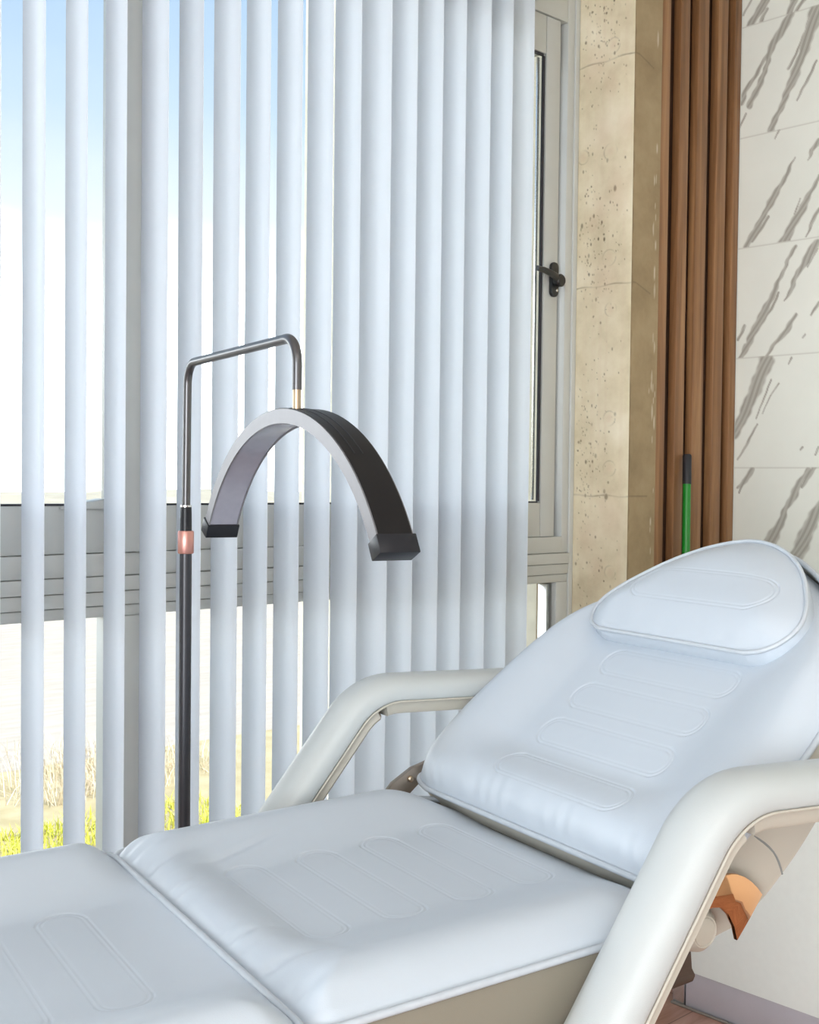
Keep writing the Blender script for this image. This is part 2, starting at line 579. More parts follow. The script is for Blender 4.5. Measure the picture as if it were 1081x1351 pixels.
for k in range(650):
    # pits gather in drifts near the window side and below each joint
    u = rng.beta(2.0, 1.7) if k % 3 else rng.beta(5, 2)
    y = YC + 0.01 + u * 0.17
    z = rng.uniform(0.3, 2.7) if k % 2 else joints[k % 3] + rng.normal(0.10, 0.09)
    pit(y, z, rng.gamma(1.6, 0.0006) + 0.0007, rng.uniform(0.9, 1.9), rng.uniform(0.35, 0.95))
for x, y, r in [(810, 60, .021), (770, 208, .019), (806, 200, .022), (804, 340, .022), (806, 408, .019), (804, 552, .02), (804, 618, .021), (805, 755, .018)]:
    p = at(x, y, 0, XC)
    d = np.abs(np.hypot(Y2 - p[1], Z2 - p[2]) - r)
    ang = np.arctan2(Z2 - p[2], Y2 - p[1])
    mk = np.maximum(mk, (1 - sstep(d, 0.0008, 0.0026)) * (0.14 + 0.14 * np.sin(ang * 1.5 + x)))
    mk2 = np.maximum(mk2, 0.30 * (1 - sstep(np.hypot(Y2 - p[1], Z2 - p[2]), 0.0, r)))
for k in range(16):
    y = rng.uniform(YC + .02, YW - .03); z = rng.uniform(0.7, 2.4); r = rng.uniform(.03, .07)
    mk2 = np.maximum(mk2, 0.28 * (1 - sstep(np.hypot(Y2 - y, (Z2 - z) / 1.5), 0.0, r)))
for k in range(12):
    # pale vertical streaks of the formwork
    y = rng.uniform(YC + .01, YW - .02)
    mk2 = np.maximum(mk2, 0.10 * (1 - sstep(np.abs(Y2 - y), 0.001, 0.006)))
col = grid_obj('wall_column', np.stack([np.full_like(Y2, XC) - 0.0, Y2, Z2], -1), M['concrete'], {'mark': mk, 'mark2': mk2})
struct(col)
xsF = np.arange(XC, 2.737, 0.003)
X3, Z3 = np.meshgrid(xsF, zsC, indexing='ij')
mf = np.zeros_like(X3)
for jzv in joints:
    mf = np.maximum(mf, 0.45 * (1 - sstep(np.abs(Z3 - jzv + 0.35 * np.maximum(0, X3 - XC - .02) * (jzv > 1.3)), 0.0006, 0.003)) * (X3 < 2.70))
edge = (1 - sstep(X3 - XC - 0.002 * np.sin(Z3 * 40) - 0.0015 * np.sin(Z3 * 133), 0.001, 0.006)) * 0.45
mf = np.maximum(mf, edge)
mf2 = np.zeros_like(X3)
for k in range(26):
    x = 2.718 + rng.normal(0, .006); z = rng.uniform(1.0, 2.5); L = rng.uniform(.008, .03)
    mf2 = np.maximum(mf2, 0.75 * (1 - sstep(np.hypot((X3 - x) * 3.2, (Z3 - z) / 2), L * .25, L * .5)))
cf = grid_obj('wall_column_front', np.stack([X3, np.full_like(X3, YC), Z3], -1), M['concrete_shaded'], {'mark': mf, 'mark2': mf2}, col)
MB().box(XC + .001, XM + .1, YC + .06, YW + .13, 0, ZT).box(XC + .001, 2.733, YC + .001, YC + .07, 0, ZT).build('wall_column_core', M['concrete_shaded'], col, smooth=False)

# fluted timber cladding beside the column
px = [(866, 878), (891, 903), (914, 928), (940, 953), (962, 972.5)]
cl = thing('wood_wall_panel', 'vertical fluted brown wood cladding between concrete column and marble wall', 'wall panel', (2.934, YC + .055, 0))
gap = 0.022
lx = lambda x: x - 2.934
MB().box(lx(2.737), lx(XM - .001), -0.03, -0.012, 0.0, ZT).build('backing', M['wood_gap_shade'], cl, smooth=False)
for i, (a, c) in enumerate(px):
    xa = at(a, 520, 1, YC)[0]; xb = at(c, 520, 1, YC)[0]
    xb = min(xb, XM - .002)
    o = MB().box(lx(xa), lx(xb), -0.055, -0.031, 0, ZT, 0.0018).build('rib', M['wood'], cl)
    o.location = (0, 0, 0)


# ------------------------------------------------------------------ window
win = bpy.data.objects.new('window_1', None)
C.objects.link(win)
win.location = (1.0, YW, 0)
win['kind'] = 'structure'


def wobj(mb, name, mat, parent=win, **k):
    o = mb.build(name, mat, parent, **k)
    if parent is win:
        o.matrix_parent_inverse = Matrix.Translation(-Vector(win.location))
    return o


XL = -0.6
Zs0, Zs1 = 1.071, 1.168        # bottom rail of the upper sashes
xm0, xm1 = 1.186, 1.250        # mullion
b = MB()
b.box(2.595, XC - .0005, YW - .004, YW + .07, 0.06, 2.62, .002)            # outer jamb
b.box(2.566, 2.5945, YW, YW + .07, 1.026, 2.551, .0015)
b.box(XL, 2.5655, YW, YW + .07, 2.480, 2.55, .002)
b.box(XL, 2.5945, YW - .004, YW + .07, 2.552, 2.62, .002)
b.box(XL, 2.5945, YW - .002, YW + .07, 0.06, 0.12, .002)
b.box(XL, XL + .06, YW, YW + .07, 0.12, 2.48, .002)
wobj(b, 'outer_frame', M['alu'])
b = MB()
b.box(xm0, xm1, YW - .006, YW + .07, 0.121, 0.944, .003)
b.box(xm0 + .008, xm1 - .004, YW - .014, YW + .068, 1.0715, 2.479, .004)
wobj(b, 'mullion', M['alu'])
b = MB()
b.box(XL, 2.5658, YW - .004, YW + .07, 1.026, Zs0 - .001, .0015)
b.box(XL, 2.5935, YW - .008, YW + .07, 0.9955, 1.0245, .0015)
b.box(XL, 2.5935, YW - .004, YW + .07, 0.967, 0.994, .0015)
b.prism([(0, .9445), (0, .9655), (.07, .9655), (.07, .938)], lambda a, c, h: (h, YW + a, c), XL, 2.5935, .0012)
b.box(XL, 2.59, YW + .006, YW + .066, .95, 1.06)
wobj(b, 'transom', M['alu'])
# operable sash with the handle
b = MB()
b.box(2.481, 2.539, YW + .004, YW + .018, Zs0, 2.478, .002)
b.box(xm1, 2.4795, YW + .004, YW + .06, Zs0, Zs1 - .004, .002)
b.box(xm1, 2.4795, YW + .004, YW + .06, 2.376, 2.478, .002)
b.box(xm1, xm1 + .05, YW + .004, YW + .06, Zs1 - .004, 2.376, .002)
sash = wobj(b, 'sash', M['alu'])
b = MB()
b.box(2.5392, 2.5658, YW + .03, YW + .06, Zs0, 2.479)
wobj(b, 'shadow_gap', M['alu_dark'])
b = MB()
for (x0, x1, z0, z1) in [(2.4735, 2.4795, Zs1, 2.37), (xm1 + .051, 2.4735, Zs1 - .004, Zs1), (xm1 + .051, 2.4735, 2.370, 2.3755)]:
    b.box(x0, x1, YW + .008, YW + .015, z0, z1)
b.box(XL + .05, xm0, YW + .010, YW + .045, Zs1 - .004, Zs1)
wobj(b, 'gasket', M['gasket'])
b = MB()
b.box(2.464, 2.4722, YW + .0205, YW + .026, Zs1 + .004, 2.368, .001)
b.box(2.530, 2.545, YW + .02, YW + .05, .125, .938, .001)
wobj(b, 'glazing_bead', M['silver'])
b = MB()
b.box(XL + .06, xm0 + .006, YW + .002, YW + .06, Zs0, Zs1 - .004, .003)
b.box(XL + .06, xm0 + .006, YW + .004, YW + .06, 2.376, 2.478, .002)
b.prism([(1.07, Zs1 - .006), (xm0 - .01, Zs1 + .010), (xm0 - .01, Zs1 - .010), (1.07, Zs1 - .010)], lambda a, c, h: (a, YW + h, c), -.004, .05, .001)
wobj(b, 'fixed_sash', M['alu'])
b = MB()
b.box(2.546, 2.594, YW - .001, YW + .066, .121, .944, .002)
b.box(xm1, xm1 + .02, YW + .004, YW + .06, .121, .944, .002)
b.box(XL + .061, xm0, YW + .004, YW + .06, .1205, .15, .002)
b.box(xm1 + .02, 2.546, YW + .004, YW + .06, .1205, .15, .002)
wobj(b, 'lower_frame', M['alu'])
for (x0, x1, z0, z1) in [(XL + .06, xm0 + .01, Zs1 - .004, 2.38), (xm1 + .04, 2.48, Zs1 - .004, 2.38), (XL + .06, xm0, .15, .945), (xm1 + .02, 2.546, .15, .945)]:
    wobj(MB().box(x0, x1, YW + .0155, YW + .0195, z0, z1), 'glass_pane', M['glass'], smooth=False)

# handle: rounded plate, pivot and lever swung to the left
hp = at(730.5, 369, 1, YW)
hx, hz = hp[0], hp[2]
hroot = MB()


def rrect(w, h, r, n=6):
    pts = []
    for cx, cy, a0 in ((w / 2 - r, h / 2 - r, 0), (-w / 2 + r, h / 2 - r, PI / 2), (-w / 2 + r, -h / 2 + r, PI), (w / 2 - r, -h / 2 + r, 1.5 * PI)):
        for k in range(n + 1):
            a = a0 + PI / 2 * k / n
            pts.append((cx + r * math.cos(a), cy + r * math.sin(a)))
    return pts


hroot.prism(rrect(.030, .094, .014), lambda a, c, h: (hx + a, YW + .004 - h, hz + c), 0, .011, .003)
ho = wobj(hroot, 'handle', M['handle'], parent=sash)
ho.matrix_parent_inverse = Matrix.Identity(4)
b = MB()
b.lathe([(.0155, .012), (.0175, .008), (.0175, -.006), (.014, -.010)], (hx + .004, YW - .018, hz - .004), 'y', 24)
lv = [(hx + .004, YW - .020, hz - .004), (hx - .012, YW - .022, hz + .002), (hx - .035, YW - .024, hz + .009), (hx - .066, YW - .024, hz + .015), (hx - .094, YW - .023, hz + .017)]
path = []
sc = [1.0, .95, .8, .68, .55]
for i, p in enumerate(lv):
    path.append((p, (0, 0.0065, 0), (0, 0, 0.0125 * sc[i])))
b.sweep(path, [(math.cos(a), math.sin(a)) for a in np.linspace(0, 2 * PI, 14, endpoint=False)])
lever = b.build('lever', M['handle'], ho)
b = MB()
b.lathe([(.004, 0), (.004, -.002), (.002, -.003)], (hx + .006, YW - .0065, hz - .029), 'y', 12)
b.build('lock_screw', M['silver'], ho)

# the parts above were laid out in world space while sash sits at window origin
for o in (sash,):
    pass

# ------------------------------------------------------------------ vertical blind
YB = 2.05
wS = 0.0947
Ls = [30, 87, 140, 188, 237, 283, 326, 367, 407, 443, 480, 519, 553, 586, 616.6, 649, 677]
Rs = [60, 116, 168, 223, 269, 318, 358, 400, 441, 478, 518, 552, 586, 616.5, 649, 678, 706]
blind = thing('vertical_blind', 'white fabric vertical blind with open slats across the tall window', 'blind', (1.6, YB, 2.60))
slats = []
for k in range(-2, 17):
    if k >= 0:
        xl = at(Ls[k], 0, 1, YB + wS / 2)[0]; xr = at(Rs[k], 0, 1, YB - wS / 2)[0]
    else:
        xl = slats[-1][0] if False else at(Ls[0], 0, 1, YB + wS / 2)[0] + k * 0.0813; xr = at(Rs[0], 0, 1, YB - wS / 2)[0] + k * 0.0813
    if k > 9:
        xl -= 0.006
    slats.append((xl, xr))
for xl, xr in slats:
    n = 9
    prof = []
    for i in range(n):
        u = i / (n - 1)
        x = xr + (xl - xr) * u + 0.0080 * (1 - (2 * u - 1) ** 2)
        y = YB - wS / 2 + wS * u
        prof.append((x, y))
    th = 0.0009
    poly = [(x - 1.6, y - YB) for x, y in prof] + [(x + th - 1.6, y - YB) for x, y in prof[::-1]]
    path = []
    b = MB()
    for z in (-0.02, -2.52):
        path.append(((0, 0, z), (1, 0, 0), (0, 1, 0)))
    b.sweep(path, poly)
    b.build('slat', M['slat'], blind, angle=60)
MB().box(-0.9, .72, -.022, .022, -0.0, .035, .003).build('headrail', M['silver'], blind)

# ------------------------------------------------------------------ facial chair
AL = math.radians(-12)
E3 = Vector((math.cos(AL), math.sin(AL), 0)); N3 = Vector((-math.sin(AL), math.cos(AL), 0))
S0, T0 = 0.75, 1.285
chair_loc = E3 * S0 + N3 * T0
chair = thing('treatment_chair', 'white padded facial treatment chair reclined in front of the window', 'treatment chair', chair_loc, AL)


def loc_st(s, t, z):
    return (s - S0, t - T0, z)


TILT = 0.045


def hump(d, roll, rw):
    x = np.clip(d / rw, 0, 1)
    return roll * (1 - (1 - x) ** 2.3)


def caps_groove(A, B, caps, depth=0.0015, w=0.0014):
    """caps: (ca, cb, half_len_b, radius_a): stadium outlines long in b"""
    g = np.zeros_like(A)
    for ca, cb, hl, r in caps:
        for rr, dd in ((r, depth), (r - 0.0055, depth * 0.6)):
            q = np.maximum(np.abs(B - cb) - (hl - r), 0)
            d = np.abs(np.hypot(A - ca, q) - rr)
            g -= dd * np.exp(-(d / w) ** 2) * (0.33 + 0.67 * sstep(q, -1e-4, 0.006))
    return g


def cushion(name, a_rng, hw, cb, place, height, caps, mats, parent, na, nb, thick, skirt_in=0.012, pip=0.0042, side_mat=None, wrinkle=None, side_name='side_panel', bottom_fn=None):
    """upholstered pad. rows along a (length), half width hw(a) around cb; place(a, b, h) -> local point"""
    a0, a1 = a_rng
    u = np.linspace(0, 1, na)
    u = u - np.sin(4 * PI * u) / (4 * PI) * 0.0
    ee = 0.5 - 0.5 * np.cos(PI * u)
    u = 0.55 * u + 0.45 * ee
    aa = a0 + (a1 - a0) * u
    v = np.linspace(-1, 1, nb)
    v = 0.6 * v + 0.4 * np.sin(v * PI / 2)
    hwv = np.array([hw(x) for x in aa])
    A = np.repeat(aa[:, None], nb, 1)
    B = cb + hwv[:, None] * v[None, :]
    # distance to outline
    loop_a = np.concatenate([aa, aa[::-1]]); loop_b = np.concatenate([cb + hwv, cb - hwv[::-1]])
    la2 = np.roll(loop_a, -1); lb2 = np.roll(loop_b, -1)
    D = np.full_like(A, 9.0)
    step = max(1, len(loop_a) // 160)
    idx = list(range(0, len(loop_a), step))
    ia = loop_a[idx]; ib = loop_b[idx]
    ja = np.roll(ia, -1); jb = np.roll(ib, -1)
    for p, q, p2, q2 in zip(ia, ib, ja, jb):
        ex, ey = p2 - p, q2 - q
        L2 = ex * ex + ey * ey + 1e-12
        t = np.clip(((A - p) * ex + (B - q) * ey) / L2, 0, 1)
        D = np.minimum(D, np.hypot(A - p - t * ex, B - q - t * ey))
    D[0, :] = 0; D[-1, :] = 0; D[:, 0] = 0; D[:, -1] = 0
    Hh = height(A, B, D)
    for _ in range(34):
        Hh[1:-1, 1:-1] = 0.5 * Hh[1:-1, 1:-1] + 0.125 * (Hh[:-2, 1:-1] + Hh[2:, 1:-1] + Hh[1:-1, :-2] + Hh[1:-1, 2:])
    Hh = Hh + caps_groove(A, B, caps)
    if wrinkle is not None:
        Hh = Hh + wrinkle(A, B, D)
    verts = [place(A[i, j], B[i, j], Hh[i, j]) for i in range(na) for j in range(nb)]
    faces = []
    for i in range(na - 1):
        for j in range(nb - 1):
            faces.append((i * nb + j, (i + 1) * nb + j, (i + 1) * nb + j + 1, i * nb + j + 1))
    me = bpy.data.meshes.new(name)
    me.from_pydata(verts, [], faces)
    me.materials.append(mats)
    me.polygons.foreach_set('use_smooth', [True] * len(me.polygons))
    bm = bmesh.new(); bm.from_mesh(me)
    bmesh.ops.recalc_face_normals(bm, faces=bm.faces[:])
    bm.to_mesh(me); bm.free()
    o = bpy.data.objects.new(name, me)
    C.objects.link(o); o.parent = parent
    # boundary loop
    bl = [(0, j) for j in range(nb)] + [(i, nb - 1) for i in range(1, na)] + [(na - 1, j) for j in range(nb - 2, -1, -1)] + [(i, 0) for i in range(na - 2, 0, -1)]
    P = [(A[i, j], B[i, j]) for i, j in bl]
    # resample evenly
    pa = np.array(P + [P[0]])
    seg = np.hypot(*np.diff(pa, axis=0).T)
    cum = np.concatenate([[0], np.cumsum(seg)])
    n = 260
    tt = np.linspace(0, cum[-1], n, endpoint=False)
    ra = np.interp(tt, cum, pa[:, 0]); rb = np.interp(tt, cum, pa[:, 1])
    ca_, cb_ = ra.mean(), rb.mean()
    # outward normals
    ta = np.roll(ra, -1) - np.roll(ra, 1); tb = np.roll(rb, -1) - np.roll(rb, 1)
    L = np.hypot(ta, tb) + 1e-9
    na_, nb_ = tb / L, -ta / L
    if ((ra - ca_) * na_ + (rb - cb_) * nb_).mean() < 0:
        na_, nb_ = -na_, -nb_
    if pip:
        MB().tube([place(x + p * 0.002, y + q * 0.002, 0.001) for x, y, p, q in zip(ra, rb, na_, nb_)], pip, 10, closed=True).build('piping', M['piping'], o)
    # side wall + bottom
    ring_h = [0.0, -0.12, -0.5, -0.85, -1.0]
    ring_o = [0.0, 0.15, 0.30, 0.05, -1.0]
    vs = []; fs = []
    for hh, oo in zip(ring_h, ring_o):
        for x, y, p, q in zip(ra, rb, na_, nb_):
            tk = thick(x, y) if callable(thick) else thick
            off = oo * skirt_in if oo < 0 else oo * 0.010
            vs.append(place(x + p * off, y + q * off, hh * tk))
    for r in range(len(ring_h) - 1):
        for k in range(n):
            k2 = (k + 1) % n
            fs.append((r * n + k, r * n + k2, (r + 1) * n + k2, (r + 1) * n + k))
    fs.append(tuple((len(ring_h) - 1) * n + k for k in range(n)))
    so = MB().add(vs, fs).build(side_name, side_mat or M['vinyl_side'], o)
    return o


def corner(a, a0, a1, W, r0, r1):
    w = W
    if a < a0 + r0:
        x = r0 - (a - a0); w = W - r0 + math.sqrt(max(0, r0 * r0 - x * x))
    if a > a1 - r1:
        x = r1 - (a1 - a); w = min(w, W - r1 + math.sqrt(max(0, r1 * r1 - x * x)))
    return w


ZS = 0.722
SEAT_W = 0.306
TC = 1.281


def seat_place(a, b, h):
    z = ZS + TILT * (a - 0.8)
    return loc_st(a - TILT * h, b, z + h)


def seat_h(A, B, D):
    dt = SEAT_W - np.abs(B - TC)
    z = hump(D, 0.040, 0.085)
    rear = 1 - sstep(A, 0.87, 0.99)
    sink = (0.014 + 0.018 * (0.35 + 0.65 * rear)) * sstep(dt, 0.03, 0.20) * sstep(A - 0.485, 0.01, 0.10)
    return z * (0.55 + 0.45 * rear) - sink * (0.45 + 0.55 * rear) - 0.011 * sstep(A, 0.90, 0.99)


def seat_wr(A, B, D):
    w = 0.0
    # puckers along the stitched front seam
    f = np.exp(-np.maximum(A - 0.495, 0) / 0.03)
    w = 0.0016 * f * np.sin(B * 120 + 3 * np.sin(B * 37)) * sstep(D, 0.004, 0.015)
    # two creases running in from the front corners
    for cb, sg in ((1.455, 1), (1.10, -1)):
        d = (B - cb) - sg * 0.25 * (A - 0.50)
        w = w - 0.0055 * np.exp(-(d / 0.012) ** 2) * np.exp(-np.maximum(A - 0.50, 0) / 0.05) * sstep(D, 0.0, 0.02)
    d = (A - 0.60) * 0.35 - (B - 1.445)
    w = w - 0.002 * np.exp(-(d / 0.007) ** 2) * np.exp(-((A - 0.62) / 0.07) ** 2)
    return w


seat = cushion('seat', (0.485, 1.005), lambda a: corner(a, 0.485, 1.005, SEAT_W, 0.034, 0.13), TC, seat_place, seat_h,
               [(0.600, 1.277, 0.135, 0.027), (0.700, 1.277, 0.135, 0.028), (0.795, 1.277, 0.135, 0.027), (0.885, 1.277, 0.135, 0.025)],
               M['vinyl'], chair, 400, 440, 0.105, 0.012, wrinkle=seat_wr, side_mat=M['vinyl_shaded'])


def leg_place(a, b, h):
    z = 0.711 + 0.03 * (a - 0.4)
    return loc_st(a - TILT * h, b, z + h)


def leg_h(A, B, D):
    dt = 0.318 - np.abs(B - 1.271)
    z = hump(D, 1.0, 0.075)
    return z * (0.036 - 0.044 * sstep(dt, 0.035, 0.19))


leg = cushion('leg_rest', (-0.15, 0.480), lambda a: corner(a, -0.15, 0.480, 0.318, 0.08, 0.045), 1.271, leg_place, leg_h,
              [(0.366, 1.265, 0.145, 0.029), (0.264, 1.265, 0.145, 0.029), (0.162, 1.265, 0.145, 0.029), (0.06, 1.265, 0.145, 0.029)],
              M['vinyl'], chair, 420, 400, 0.10, 0.012, side_mat=M['vinyl_shaded'])

TH = math.radians(38)
BS0, BZ0, BT = 0.99, 0.765, 1.295
ct, st_ = math.cos(TH), math.sin(TH)


def back_place(a, b, h):
    return loc_st(BS0 + a * ct - h * st_, b, BZ0 + a * st_ + h * ct)


bx = [-0.028, -0.024, -0.005, 0.03, 0.10, 0.20, 0.28, 0.34, 0.40, 0.45, 0.50, 0.535, 0.555, 0.565]
bw = [0.248, 0.268, 0.292, 0.308, 0.318, 0.315, 0.305, 0.288, 0.252, 0.205, 0.147, 0.093, 0.052, 0.02]


def smooth_interp(xs, ys):
    xs = np.array(xs); ys = np.array(ys)
    m = np.gradient(ys, xs)

    def fn(a):
        i = int(np.clip(np.searchsorted(xs, a) - 1, 0, len(xs) - 2))
        h = xs[i + 1] - xs[i]; t = min(max((a - xs[i]) / h, 0), 1)
        d0 = (ys[i + 1] - ys[i]) / h
        m0 = m[i]; m1 = m[i + 1]
        return (1 + 2 * t) * (1 - t) ** 2 * ys[i] + t * (1 - t) ** 2 * h * m0 + t * t * (3 - 2 * t) * ys[i + 1] + t * t * (t - 1) * h * m1
    return fn


bhw = smooth_interp(bx, bw)


def back_h(A, B, D):
    dt = 0.31 - np.abs(B - BT)
    return hump(D, 0.036, 0.05) - 0.020 * sstep(dt, 0.05, 0.17) * sstep(A, 0.02, 0.10)


def back_wr(A, B, D):
    f = np.exp(-np.maximum(A + 0.024, 0) / 0.03)
    return 0.0012 * f * np.sin(B * 170 + 2 * np.sin(B * 41)) * sstep(D, 0.003, 0.012)


back = cushion('backrest', (-0.028, 0.565), bhw, BT, back_place, back_h,
               [(0.047, 1.272, 0.135, 0.026), (0.128, 1.272, 0.135, 0.026), (0.204, 1.272, 0.135, 0.026), (0.278, 1.272, 0.135, 0.026), (0.352, 1.272, 0.135, 0.026)],
               M['vinyl'], chair, 400, 420, lambda x, y: 0.105 - 0.06 * max(0, x) / 0.56, 0.02, wrinkle=back_wr)
# seam across the near side of the backrest
b = MB()
pts = []
for k in range(9):
    u = k / 8 * 0.9
    a = 0.085 + 0.004 * u + 0.008 * math.sin(PI * u)
    h = -0.010 - 0.080 * u
    off = 0.0022 * math.sin(PI * min(1, u * 1.15)) - 0.003 * max(0, u - .8)
    pts.append(back_place(a, BT - bhw(a) - off, h))
b.tube(pts, 0.0016, 8)
b.build('side_seam', M['alu_dark'], back)

# armrests: padded bar bent down towards the foot, with a firm under-board
def arm_path(zt, corner_s=0.925, slope=1.25, r=0.10, s_end=1.33, s_low=0.57):
    p0 = Vector((s_end, zt - 0.016)); p1 = Vector((corner_s, zt)); p2 = Vector((s_low, zt - slope * (corner_s - s_low)))
    d0 = (p0 - p1).normalized(); d2 = (p2 - p1).normalized()
    ang = d0.angle(d2)
    tl = r / math.tan(ang / 2)
    a = p1 + d0 * tl; c = p1 + d2 * tl
    cc = p1 + (d0 + d2).normalized() * (r / math.sin(ang / 2))
    pts = [p0.lerp(a, i / 12) for i in range(13)]
    v0 = a - cc; v1 = c - cc
    tot = v0.angle(v1)
    for i in range(1, 13):
        t = i / 12
        pts.append(cc + (v0 * math.sin((1 - t) * tot) + v1 * math.sin(t * tot)) / math.sin(tot))
    pts += [c.lerp(p2, i / 14) for i in range(1, 15)]
    return pts


def sweep_pts(pts2, t_c, off=0.0):
    out = []
    n = len(pts2)
    for i in range(n):
        tg = (pts2[min(i + 1, n - 1)] - pts2[max(i - 1, 0)]).normalized()
        nu = Vector((tg.y, -tg.x))
        if nu.y < 0 or (abs(nu.y) < .2 and nu.x > 0):
            nu = -nu
        q = pts2[i] + nu * off
        out.append((Vector(loc_st(q.x, t_c, q.y)), Vector((0, 1, 0)), Vector((nu.x, 0, nu.y))))
    return out


def arm(t_c, side):
    pts2 = arm_path(0.884, 0.936 if side < 0 else 0.912, 1.42 if side < 0 else 1.25)
    prof = []
    Wd, Hu, Hd = 0.0395, 0.0290, 0.0150
    n = 40
    for k in range(n):
        a = 2 * PI * k / n
        c, s = math.cos(a), math.sin(a)
        x = Wd * math.copysign(abs(c) ** 0.85, c)
        y = (Hu if s > 0 else Hd) * math.copysign(abs(s) ** (0.85 if s > 0 else 0.55), s)
        prof.append((x, y))
    path = sweep_pts(pts2, t_c)
    # rounded free end
    (p, rt, u) = path[0]
    head = []
    for k in range(6):
        q = 1 - k / 6
        sc_ = math.sqrt(max(0.02, 1 - q * q))
        head.append((Vector(p) + Vector((0.028 * q, 0, 0)), rt * sc_, u * sc_))
    b = MB()
    b.sweep(head + path, prof)
    o = b.build('armrest', M['vinyl_arm'], chair)
    o['label'] = ('padded armrest with sloping front leg on the window side' if side > 0 else 'large padded armrest bent down on the camera side')
    # seam welt
    for sd in (-1, 1):
        b = MB()
        wl = sweep_pts(pts2, t_c + sd * 0.0385, -0.0105)
        b.tube([q[0] for q in wl], 0.0017, 8)
        b.build('welt', M['vinyl_side'], o)
    # under-board
    b = MB()
    up_ = sweep_pts(pts2[:17], t_c, -0.0210)
    pr = [(x * 0.031, y * 0.0095) for x, y in [(1, -.6), (.9, -1), (-.9, -1), (-1, -.6), (-1, 1), (1, 1)]]
    b.sweep(up_, pr)
    b.build('under_board', M['vinyl_side'], o)
    b = MB()
    up_ = sweep_pts(pts2[19:], t_c, -0.0195)
    pr = [(x * 0.034, y * 0.009) for x, y in [(1, -.6), (.9, -1), (-.9, -1), (-1, -.6), (-1, 1), (1, 1)]]
    b.sweep(up_, pr)
    b.build('under_strip', M['vinyl_side'], o)
    b = MB()
    q = sweep_pts(pts2, t_c, -0.030)[18][0]
    b.lathe([(.007, -.012), (.009, 0), (.007, .012)], q, 'y', 16)
    b.build('bolt', M['bracket'], o)
    return o


arm(0.915, -1)
arm(1.648, 1)

# hinge bracket between seat and backrest on the window side
b = MB()
br_s, br_t = 0.965, 1.585
poly = [(-.075, -.055), (-.06, -.022), (-.035, .006), (0.0, .026), (.03, .034), (.036, .012), (.012, 0), (-.012, -.02), (-.03, -.055)]
b.prism(poly, lambda a, c, h: loc_st(br_s + a, br_t + h, 0.745 + c), 0, .010, .001)
hb = b.build('hinge_bracket', M['bracket'], chair)
b = MB()
q = loc_st(br_s - .005, br_t, 0.755)
b.lathe([(.005, 0), (.005, -.004), (.003, -.006)], q, 'y', 14)
b.build('rivet', M['brass'], hb)
b = MB()
b.box(*[v for p in zip(loc_st(0.998, 1.235, .722), loc_st(1.012, 1.262, .738)) for v in p], .002)
b.build('hinge_clip', M['bracket'], chair)

# copper coloured mirror plate and padded round cover under the backrest
b = MB()
mp = [(0.97, .742), (0.976, .762), (0.985, .7715), (0.994, .7755), (1.003, .7772), (1.012, .7772), (1.021, .7755), (1.034, .7700), (1.046, .7625), (1.057, .7535), (1.067, .743), (1.045, .7205), (1.023, .698), (1.018, .715), (1.008, .731), (0.996, .741), (0.983, .743)]
nn = len(mp)
b.prism(mp, lambda a, c, h: loc_st(a, 0.962 + h + 0.10 * max(0, a - 1.035) , c), 0, .006, .0012)
b.build('mirror_plate', M['mirror'], chair)
b = MB()
q = loc_st(0.983, 0.985, .712)
prof = [(.001, -.014), (.009, -.0135), (.015, -.012), (.0155, -.0128), (.0165, -.0115), (.018, -.012), (.0195, -.0100), (.0245, -.005), (.027, .003), (.027, .05), (.02, .052)]
b.lathe(prof, q, 'y', 40)
b.build('hinge_cover', M['vinyl_side'], chair)

# wooden base block, lifting column and floor plate
b = MB()
fnb = lambda a, c, h: loc_st(a, h, c)
po = [(0.60, .585), (1.09, .585), (1.094, .60), (1.082, .63), (1.078, .67), (1.084, .705), (0.60, .66)]
po = [(0.60, .59), (1.028, .623), (1.032, .630), (1.026, .64), (1.023, .67), (1.026, .70), (1.032, .725), (0.99, .725), (0.96, .66), (0.60, .63)]
b.prism(po, fnb, 1.035, 1.52, .002)
b.build('base_block', M['wood_base'], chair)
b = MB()
b.box(*[v for p in zip(loc_st(0.66, 1.14, .05), loc_st(0.86, 1.43, .57)) for v in p], .01)
b.build('lift_column', M['lamp_black'], chair)
b = MB()
b.box(*[v for p in zip(loc_st(0.42, 1.06, .0), loc_st(1.02, 1.51, .055)) for v in p], .015)
b.build('floor_plate', M['lamp_black'], chair)
b = MB()
q = loc_st(0.800, 0.985, .635)
b.lathe([(.010, .0), (.013, .01), (.013, .03)], q, 'y', 18)
b.tube([(q[0], q[1] - .03, q[2]), (q[0], q[1] + .1, q[2])], .006, 12)
b.build('arm_bolt', M['bracket'], chair)
for tt in (0.955, 1.61):
    b = MB()
    b.tube([loc_st(0.62, tt, .60), loc_st(0.80, tt, .60), loc_st(0.80, 1.14 if tt < 1.2 else 1.43, .60)], .012, 12)
    b.build('arm_bracket', M['bracket'], chair)

# ------------------------------------------------------------------ head pillow
pil = thing('head_pillow', 'white D-shaped head pillow resting on the top of the chair backrest', 'pillow', chair_loc, AL)
pxs = [0.318, 0.324, 0.335, 0.352, 0.380, 0.41, 0.445, 0.477, 0.503, 0.524, 0.536, 0.541]
pws = [0.150, 0.168, 0.183, 0.194, 0.198, 0.187, 0.163, 0.135, 0.104, 0.068, 0.035, 0.012]
phw = smooth_interp(pxs, pws)
PH = 0.042


def pil_place(a, b, h):
    return back_place(a, b, h + PH)


def pil_h(A, B, D):
    return hump(D, 0.026, 0.09)


